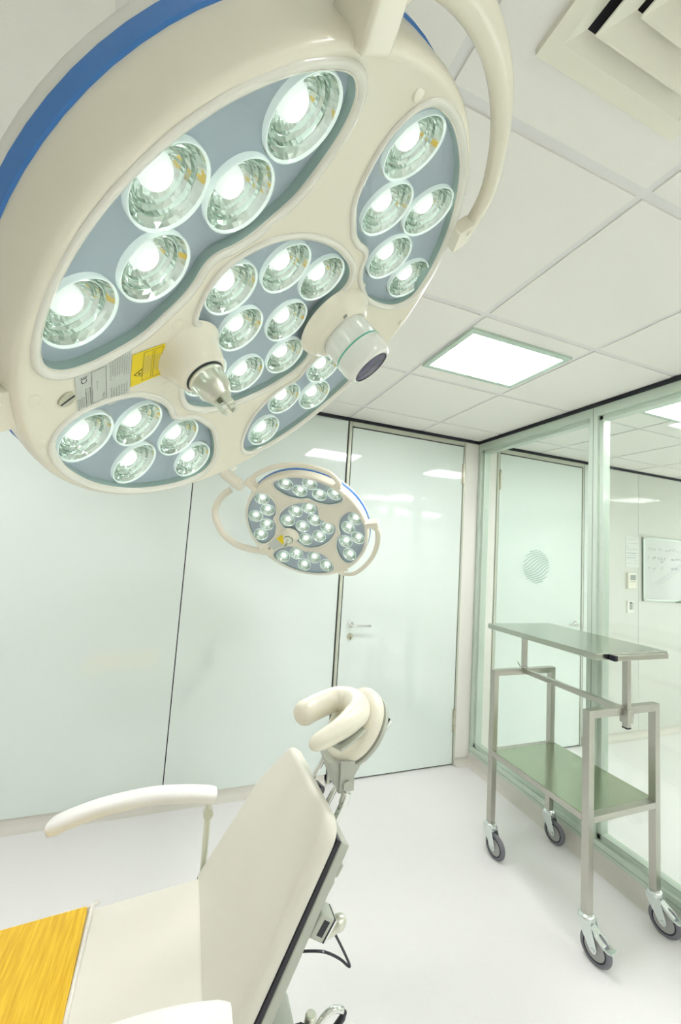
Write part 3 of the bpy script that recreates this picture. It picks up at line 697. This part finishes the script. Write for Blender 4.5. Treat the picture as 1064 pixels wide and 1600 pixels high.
h = MB(); h.cyl(T_(-0.33, yb, 1.0), T_(-0.36, yb-0.01, 1.03), 0.003); h.cyl(T_(-0.32, yb, 0.996), T_(-0.295, yb-0.02, 0.996), 0.006); h.build('clamp_lever', M_chrome, T)
h = MB(); h.cyl(T_(-0.315, ya-0.018, 1.20), T_(-0.345, ya-0.018, 1.203), 0.003); h.build('locking_pin', M_chrome, T)
# table top with downturned edge
h = MB(); h.box(T_(-0.528, -1.478, 1.212), T_(-0.055, -0.80, 1.240)); h.build('table_top', M_topst, T, bev=0.003)
h = MB(); h.box(T_(-0.435, -1.506, 1.213), T_(-0.095, -1.478, 1.235)); gr = h.build('drawer_grip', M_steel, T, bev=0.002)
tbx('grip_end', (-0.452, -1.498, 1.213), (-0.434, -1.478, 1.237), M_plastic, 0.002, gr) if False else boxo('grip_end', T_(-0.452, -1.507, 1.212), T_(-0.434, -1.479, 1.236), M_plastic, gr, 0.002)

def caster(x, y, ang, brake):
    c = empty('caster'); c.parent = T; c.matrix_local = Matrix.Translation(T_(x, y, 0)) @ Matrix.Rotation(ang, 4, 'Z')
    # trail direction = local +x
    R_ = 0.0625; tr = 0.038
    h = MB(); h.lathe([(0.012, 0.170), (0.024, 0.168), (0.031, 0.160), (0.032, 0.150), (0.028, 0.140), (0.0, 0.140)], None, 32); h.build('swivel_head', M_zinc, c, smooth=50)
    h = MB()
    for sy in (-1, 1):
        y0, y1 = sy*0.0215, sy*0.0245; P2 = [(-0.030, 0.155), (0.028, 0.155), (0.030, 0.140), (tr+0.014, 0.068), (tr+0.010, 0.052), (tr, 0.047), (tr-0.011, 0.052), (-0.022, 0.125)]
        L0 = [V((a, y0, z)) for a, z in P2]; L1 = [V((a, y1, z)) for a, z in P2]; h.loops([L0, L1], True, True, True)
        h.cyl((tr, sy*0.024, 0.0625), (tr, sy*0.029, 0.0625), 0.0075, 12)
    h.build('fork', M_zinc, c, bev=0.0015)
    q = Matrix.Translation((tr, 0, R_)) @ Matrix.Rotation(PI/2, 4, 'X')
    h = MB(); h.lathe([(0.045, -0.012), (0.052, -0.0125), (0.059, -0.010), (R_, -0.004), (R_, 0.004), (0.059, 0.010), (0.052, 0.0125), (0.045, 0.012)], q, 44); wl = h.build('wheel', M_tyre, c, smooth=60)
    h = MB(); h.lathe([(0.0465, -0.0127), (0.0405, -0.0128), (0.0405, 0.0128), (0.0465, 0.0127)], q, 40); h.build('rim_groove', M_plastic, wl)
    h = MB(); h.lathe([(0.0, -0.0125), (0.012, -0.014), (0.030, -0.0112), (0.0408, -0.0118), (0.0408, 0.0118), (0.030, 0.0112), (0.012, 0.014), (0.0, 0.0125)], q, 40); h.build('wheel_disc', M_hub, wl)
    if brake:
        qb = Matrix.Translation((0.024, 0, 0.140)) @ Matrix.Rotation(math.radians(28), 4, 'Y')
        h = MB(); h.box((0, -0.019, -0.020), (0.068, 0.019, -0.002), qb); b = h.build('brake_lever', M_zinc, c, bev=0.003)
        h = MB(); h.loops([[qb @ V(p) for p in ((0.066, y_, -0.018), (0.085, y_, -0.010), (0.097, y_, 0.004), (0.093, y_, 0.006), (0.082, y_, -0.005), (0.066, y_, -0.010))] for y_ in (-0.021, 0.021)], True, True, True); h.build('brake_pedal', M_zinc, b)
for (x, y, a, b) in ((xa, ya, -82, True), (xb, ya, -80, True), (xa, yb, -84, False), (xb, yb, -84, False)): caster(x, y, math.radians(a), b)
tag(T, 'stainless steel instrument trolley with lower shelf and four casters beside the glass partition', 'trolley')

# ------------------------------------------------------------------ treatment chair
HG = V((-2.0867, 0, 0.50)); D = V((0.5392, 0, 0.8422)); NB = V((-0.8422, 0, 0.5392))
Y0, Y1 = -1.225, -1.815
CH = empty('treatment_chair', (-2.25, -1.52, 0))
def cw(p): return V(p)-CH.location
QB = Matrix((D, V((0, 1, 0)), NB)).transposed().to_4x4(); QB.translation = cw(HG)      # local: x up the back, y world y, z front normal
def cushion(name, poly, z0, z1, M, m_, rr=0.022, par=None, dome=0.006):
    """rounded cushion: poly outline (ccw), between z0 and z1"""
    P_ = poly; Ls = []
    n = 6
    for k in range(n+1):
        a = -PI/2+PI/2*k/n; Ls.append([M @ V((x, y, z0+rr+rr*math.sin(a))) for x, y in offset(P_, -rr*(1-math.cos(a)))])
    for k in range(n+1):
        a = PI/2*k/n; Ls.append([M @ V((x, y, z1-rr+rr*math.sin(a))) for x, y in offset(P_, -rr*(1-math.cos(a)))])
    cx = sum(p[0] for p in P_)/len(P_); cy = sum(p[1] for p in P_)/len(P_); base = offset(P_, -rr)
    for f_, dz in () if dome == 0 else ((0.85, 0.45), (0.6, 0.8), (0.3, 1.0)): Ls.append([M @ V((cx+(x-cx)*f_, cy+(y-cy)*f_, z1+dome*dz)) for x, y in base])
    b = MB(); b.loops(Ls, True, True, True); return b.build(name, m_, par, smooth=60)
def rpoly(pts, rad, n=6):
    out = []; N_ = len(pts)
    for i in range(N_):
        a = V(pts[i-1]); b = V(pts[i]); c = V(pts[(i+1) % N_]); r = rad[i] if isinstance(rad, (list, tuple)) else rad
        u = (a-b).normalized(); w = (c-b).normalized(); h2 = u.angle(w)/2; t = r/math.tan(h2); p0 = b+u*t; p1 = b+w*t
        for k in range(n+1):
            s_ = k/n; q = p0*(1-s_)**2+b*2*s_*(1-s_)+p1*s_*s_; out.append((q.x, q.y))
    return out
# back cushion
pl = rpoly([(-0.03, Y1), (0.50, Y1+0.09), (0.50, Y0-0.075), (0.33, Y0), (-0.03, Y0)], [0.02, 0.07, 0.05, 0.09, 0.02], 8)
pl = pl if signed(pl) > 0 else pl[::-1]
cushion('backrest', pl, -0.052, 0.0, QB, M_leather, 0.020, CH, 0.0)
# frame behind the back
FP = [(-0.12, Y1+0.006), (0.0, Y1+0.010), (0.470, Y1+0.092), (0.470, Y0-0.09), (0.33, Y0-0.02), (-0.12, Y0-0.02)]
h = MB(); h.prism(FP, -0.064, -0.050, QB); h.build('back_gap', M_plastic, CH, bev=0.002)
h = MB(); h.prism([(a+0.003 if a > 0.4 else a, b-0.003 if b < -1.5 else b) for a, b in FP], -0.090, -0.063, QB)
for u0, u1 in ((0.36, 0.40), (0.40, 0.44)): h.box((u0, Y1+0.078, -0.096), (u1-0.008, Y1+0.10, -0.088), QB)
h.build('back_frame', M_grayp, CH, bev=0.006)
# seat cushion
sp = rpoly([(-3.05, Y1+0.02), (-2.083, Y1+0.02), (-2.083, Y0-0.03), (-3.05, Y0-0.03)], [0.05, 0.01, 0.01, 0.05], 5)
QS = Matrix.Translation(-CH.location) @ Matrix.Translation((-2.083, 0, 0.50)) @ Matrix.Rotation(-0.075, 4, 'Y') @ Matrix.Translation((2.083, 0, 0))
cushion('seat', sp, -0.09, 0.0, QS, M_leather, 0.016, CH, 0.003)
# yellow cover with pale piping
yp = rpoly([(-3.0, Y1-0.004), (-2.385, Y1-0.004), (-2.41, Y0-0.035), (-3.0, Y0-0.035)], [0.02, 0.012, 0.012, 0.02], 5)
yc = cushion('seat_cover', yp, -0.02, 0.012, QS, M_yellow, 0.005, CH, 0.001); yc['label'] = 'yellow woodgrain seat cover'
h = MB(); h.tube(smooth_path([QS @ V(p) for p in ((-3.0, Y0-0.036, 0.002), (-2.7, Y0-0.034, 0.004), (-2.408, Y0-0.034, 0.005), (-2.398, Y0-0.05, 0.006), (-2.392, -1.55, 0.005), (-2.380, Y1+0.01, 0.005))], 8), 0.0055, 10); h.build('cover_piping', M_beige, yc)
# armrests
def armrest(yc_, pts, wid, th, post_xz, name='armrest'):
    P3 = smooth_path([cw((x, yc_, z)) for x, z in pts], 6); sec = rrect(wid, th, th*0.42, 4); n = len(P3)
    sc = [min(1.0, 0.72+0.10*i) if i < 3 else (min(1.0, 0.88+0.06*(n-1-i)) if n-1-i < 2 else 1.0) for i in range(n)]
    b = MB(); b.sweep(P3, sec, (0, 0, 1), True, sc); a = b.build(name, M_leath2, CH, smooth=60)
    px, pz = post_xz
    c = MB(); c.cyl(cw((px, yc_, 0.32)), cw((px, yc_, pz-0.028)), 0.011, 18); c.cyl(cw((px, yc_-0.013, pz-0.035)), cw((px, yc_+0.013, pz-0.035)), 0.017, 18); c.cyl(cw((px, yc_, pz-0.03)), cw((px, yc_, pz)), 0.010, 14); c.build('armrest_post', M_cap, a)
    d_ = MB(); d_.box(cw((px-0.02, min(yc_, Y0-0.05) if yc_ > -1.5 else yc_-0.012, 0.33)), cw((px+0.02, yc_+0.012 if yc_ > -1.5 else Y1+0.05, 0.355))); d_.build('armrest_bracket', M_grayp, a)
    return a
armrest(-1.20, [(-2.552, 0.690), (-2.50, 0.712), (-2.40, 0.736), (-2.26, 0.748), (-2.14, 0.738), (-2.052, 0.722)], 0.066, 0.042, (-2.072, 0.70))
armrest(-1.935, [(-2.545, 0.675), (-2.48, 0.705), (-2.38, 0.735), (-2.26, 0.748), (-2.16, 0.744), (-2.072, 0.728)], 0.085, 0.05, (-2.09, 0.70))
# base under the seat
h = MB(); h.box(cw((-2.75, -1.68, 0.12)), cw((-2.15, -1.38, 0.40))); h.box(cw((-2.95, -1.75, 0.0)), cw((-2.0, -1.31, 0.10))); h.build('base', M_white, CH, bev=0.02)
# headrest: round pad, horseshoe, plate and rods
HC = V((-1.665, -1.500, 1.056))
hn = V((-0.80, -0.10, 0.60)).normalized(); hu = (V((0.6, 0.0, 0.8))-hn*V((0.6, 0, 0.8)).dot(hn)).normalized(); hv = hn.cross(hu)
QH = Matrix((hu, hv, hn)).transposed().to_4x4(); QH.translation = cw(HC)
oval = [(0.122*math.cos(2*PI*i/48), 0.108*math.sin(2*PI*i/48)) for i in range(48)]
cushion('head_pad', oval, -0.03, 0.028, QH, M_head, 0.024, CH, 0.008)
h = MB(); h.prism([(x*0.97, y*0.97) for x, y in oval], -0.042, -0.029, QH); h.build('head_pad_plate', M_grayp, CH, bev=0.002)
# horseshoe cushion
hs = [(-1.84, -1.454, 1.072), (-1.804, -1.431, 1.08), (-1.761, -1.414, 1.088), (-1.69, -1.402, 1.102), (-1.650, -1.446, 1.108), (-1.660, -1.519, 1.106), (-1.709, -1.573, 1.1), (-1.758, -1.604, 1.09), (-1.807, -1.621, 1.078), (-1.854, -1.634, 1.066)]
hs = [CAM+(V(p)-CAM)*0.978 for p in hs]
P3 = smooth_path([cw(p) for p in hs], 6); n = len(P3); rr_ = []
for i in range(n):
    e = min(i, n-1-i); w = 0.039 if i < n*0.55 else 0.039-0.019*(i-n*0.55)/(n*0.45)
    rr_.append(w*math.sqrt(max(0.05, 1-(max(0, 5-e)/5.3)**2)))
b = MB(); b.tube(P3, rr_, 20); b.build('horseshoe_cushion', M_head, CH, smooth=80)
P4 = [p+V((0.012, -0.006, -0.036)) for p in P3[int(n*0.5):n-9]]
b = MB(); b.sweep(P4, [(-0.024, -0.003), (0.022, -0.003), (0.022, 0.003), (-0.024, 0.003)], (0.3, 0.2, 1)); b.build('horseshoe_plate', M_grayp, CH, bev=0.001)
# release bar behind the pad
h = MB(); h.box((-0.075, -0.070, -0.066), (0.085, -0.052, -0.054), QH); rb = h.build('release_bar', M_chrome, CH, bev=0.003)
h = MB(); h.box((-0.055, -0.068, -0.056), (-0.030, -0.050, -0.038), QH); h.box((0.065, -0.068, -0.056), (0.085, -0.050, -0.038), QH); h.build('release_bar_stand', M_plastic, rb)
# neck bracket + rods
h = MB(); poly = [(-1.775, 0.985), (-1.665, 0.965), (-1.715, 0.885), (-1.735, 0.890)]
h.loops([[cw((x, y, z)) for x, z in poly] for y in (-1.575, -1.490)], True, True, True); h.build('neck_bracket', M_grayp, CH, bev=0.004)
h = MB(); h.box(cw((-1.735, -1.585, 0.90)), cw((-1.69, -1.575, 0.985))); h.cyl(cw((-1.713, -1.592, 0.918)), cw((-1.713, -1.480, 0.918)), 0.014, 20); h.build('neck_joint', M_grayp, CH)
def rod(a, b_, r, m_=M_chrome): return MB().cyl(cw(a), cw(b_), r, 18).build('headrest_rod', m_, CH)
rod((-1.748, -1.49, 0.970), (-1.88, -1.49, 0.745), 0.0085); rod((-1.725, -1.56, 0.925), (-1.86, -1.56, 0.69), 0.0085)
r3 = MB(); r3.cyl(cw((-1.700, -1.585, 0.925)), cw((-1.715, -1.585, 0.895)), 0.006, 18); r3.cyl(cw((-1.712, -1.585, 0.900)), cw((-1.723, -1.585, 0.868)), 0.014, 20); r3.cyl(cw((-1.720, -1.585, 0.872)), cw((-1.86, -1.585, 0.60)), 0.0115, 20); r3.build('gas_strut', M_chrome, CH)
h = MB(); h.cyl(cw((-1.79, -1.50, 0.882)), cw((-1.775, -1.53, 0.876)), 0.018, 8); h.build('headrest_knob', M_plastic, CH)
# control box on the near side of the frame, cable, knobs
def cb2(n, u0, u1, w0, w1, y0, y1, m_, par, bev): h = MB(); h.box((u0, y0, w0), (u1, y1, w1), QB); return h.build(n, m_, par, bev=bev)
YB = Y1+0.058
bx = cb2('control_box', 0.272, 0.330, -0.132, -0.090, YB, YB+0.05, M_grayp, CH, 0.004)
cb2('box_window', 0.284, 0.320, -0.122, -0.105, YB-0.0015, YB+0.002, M_plastic, bx, 0.001)
cb2('box_gasket', 0.273, 0.329, -0.136, -0.132, YB+0.001, YB+0.049, M_plastic, bx, 0.001)
cb2('box_cap', 0.274, 0.328, -0.141, -0.136, YB+0.002, YB+0.048, M_chrome, bx, 0.001)
h = MB(); h.tube(smooth_path([QB @ V(p) for p in ((0.285, YB+0.02, -0.140), (0.296, YB+0.02, -0.152), (0.315, YB+0.02, -0.161), (0.335, YB+0.02, -0.168))], 5), [0.014]*8+[0.0155, 0.017, 0.018, 0.018, 0.0165, 0.014, 0.011, 0.007], 14); h.build('joystick_knob', M_cap, bx)
h = MB(); h.tube(smooth_path([cw(p) for p in ((-1.800, -1.735, 0.672), (-1.785, -1.738, 0.650), (-1.762, -1.740, 0.610), (-1.744, -1.740, 0.575), (-1.748, -1.740, 0.573), (-1.775, -1.740, 0.598), (-1.818, -1.735, 0.620), (-1.875, -1.72, 0.622))], 7), 0.0032, 8); h.build('control_cable', M_plastic, CH)
hh = boxo('recline_mechanism', cw((-2.02, -1.775, 0.33)), cw((-1.86, -1.60, 0.42)), M_grayp, CH, 0.01)
h = MB(); q = Matrix.Translation(cw((-1.882, -1.79, 0.492))) @ Matrix.Rotation(PI/2, 4, 'X'); h.lathe([(0.0, 0.014), (0.018, 0.012), (0.026, 0.003), (0.024, -0.02), (0.0, -0.02)], q, 10); h.build('clamp_knob', M_plastic, CH, smooth=25)
h = MB(); h.cyl(cw((-1.862, -1.77, 0.44)), cw((-1.850, -1.77, 0.524)), 0.0135, 20); h.build('pivot_pin', M_cap, CH, bev=0.004)
h = MB(); h.tube(smooth_path([cw(p) for p in ((-1.842, -1.77, 0.460), (-1.830, -1.77, 0.494), (-1.812, -1.77, 0.511), (-1.790, -1.77, 0.516), (-1.769, -1.77, 0.508))], 6), 0.0075, 12); gl_ = h.build('release_loop', M_chrome, CH)
h = MB(); h.tube([cw((-1.766, -1.77, 0.503)), cw((-1.768, -1.77, 0.492)), cw((-1.790, -1.77, 0.470))], 0.008, 12); h.build('loop_grip', M_plastic, gl_)
h = MB(); h.box((-0.35, Y1+0.08, -0.20), (-0.02, Y0-0.10, -0.106), QB); h.build('back_hinge_housing', M_grayp, CH, bev=0.01)
tag(CH, 'cream upholstered treatment chair with horseshoe headrest and yellow seat cover in the foreground', 'treatment chair')
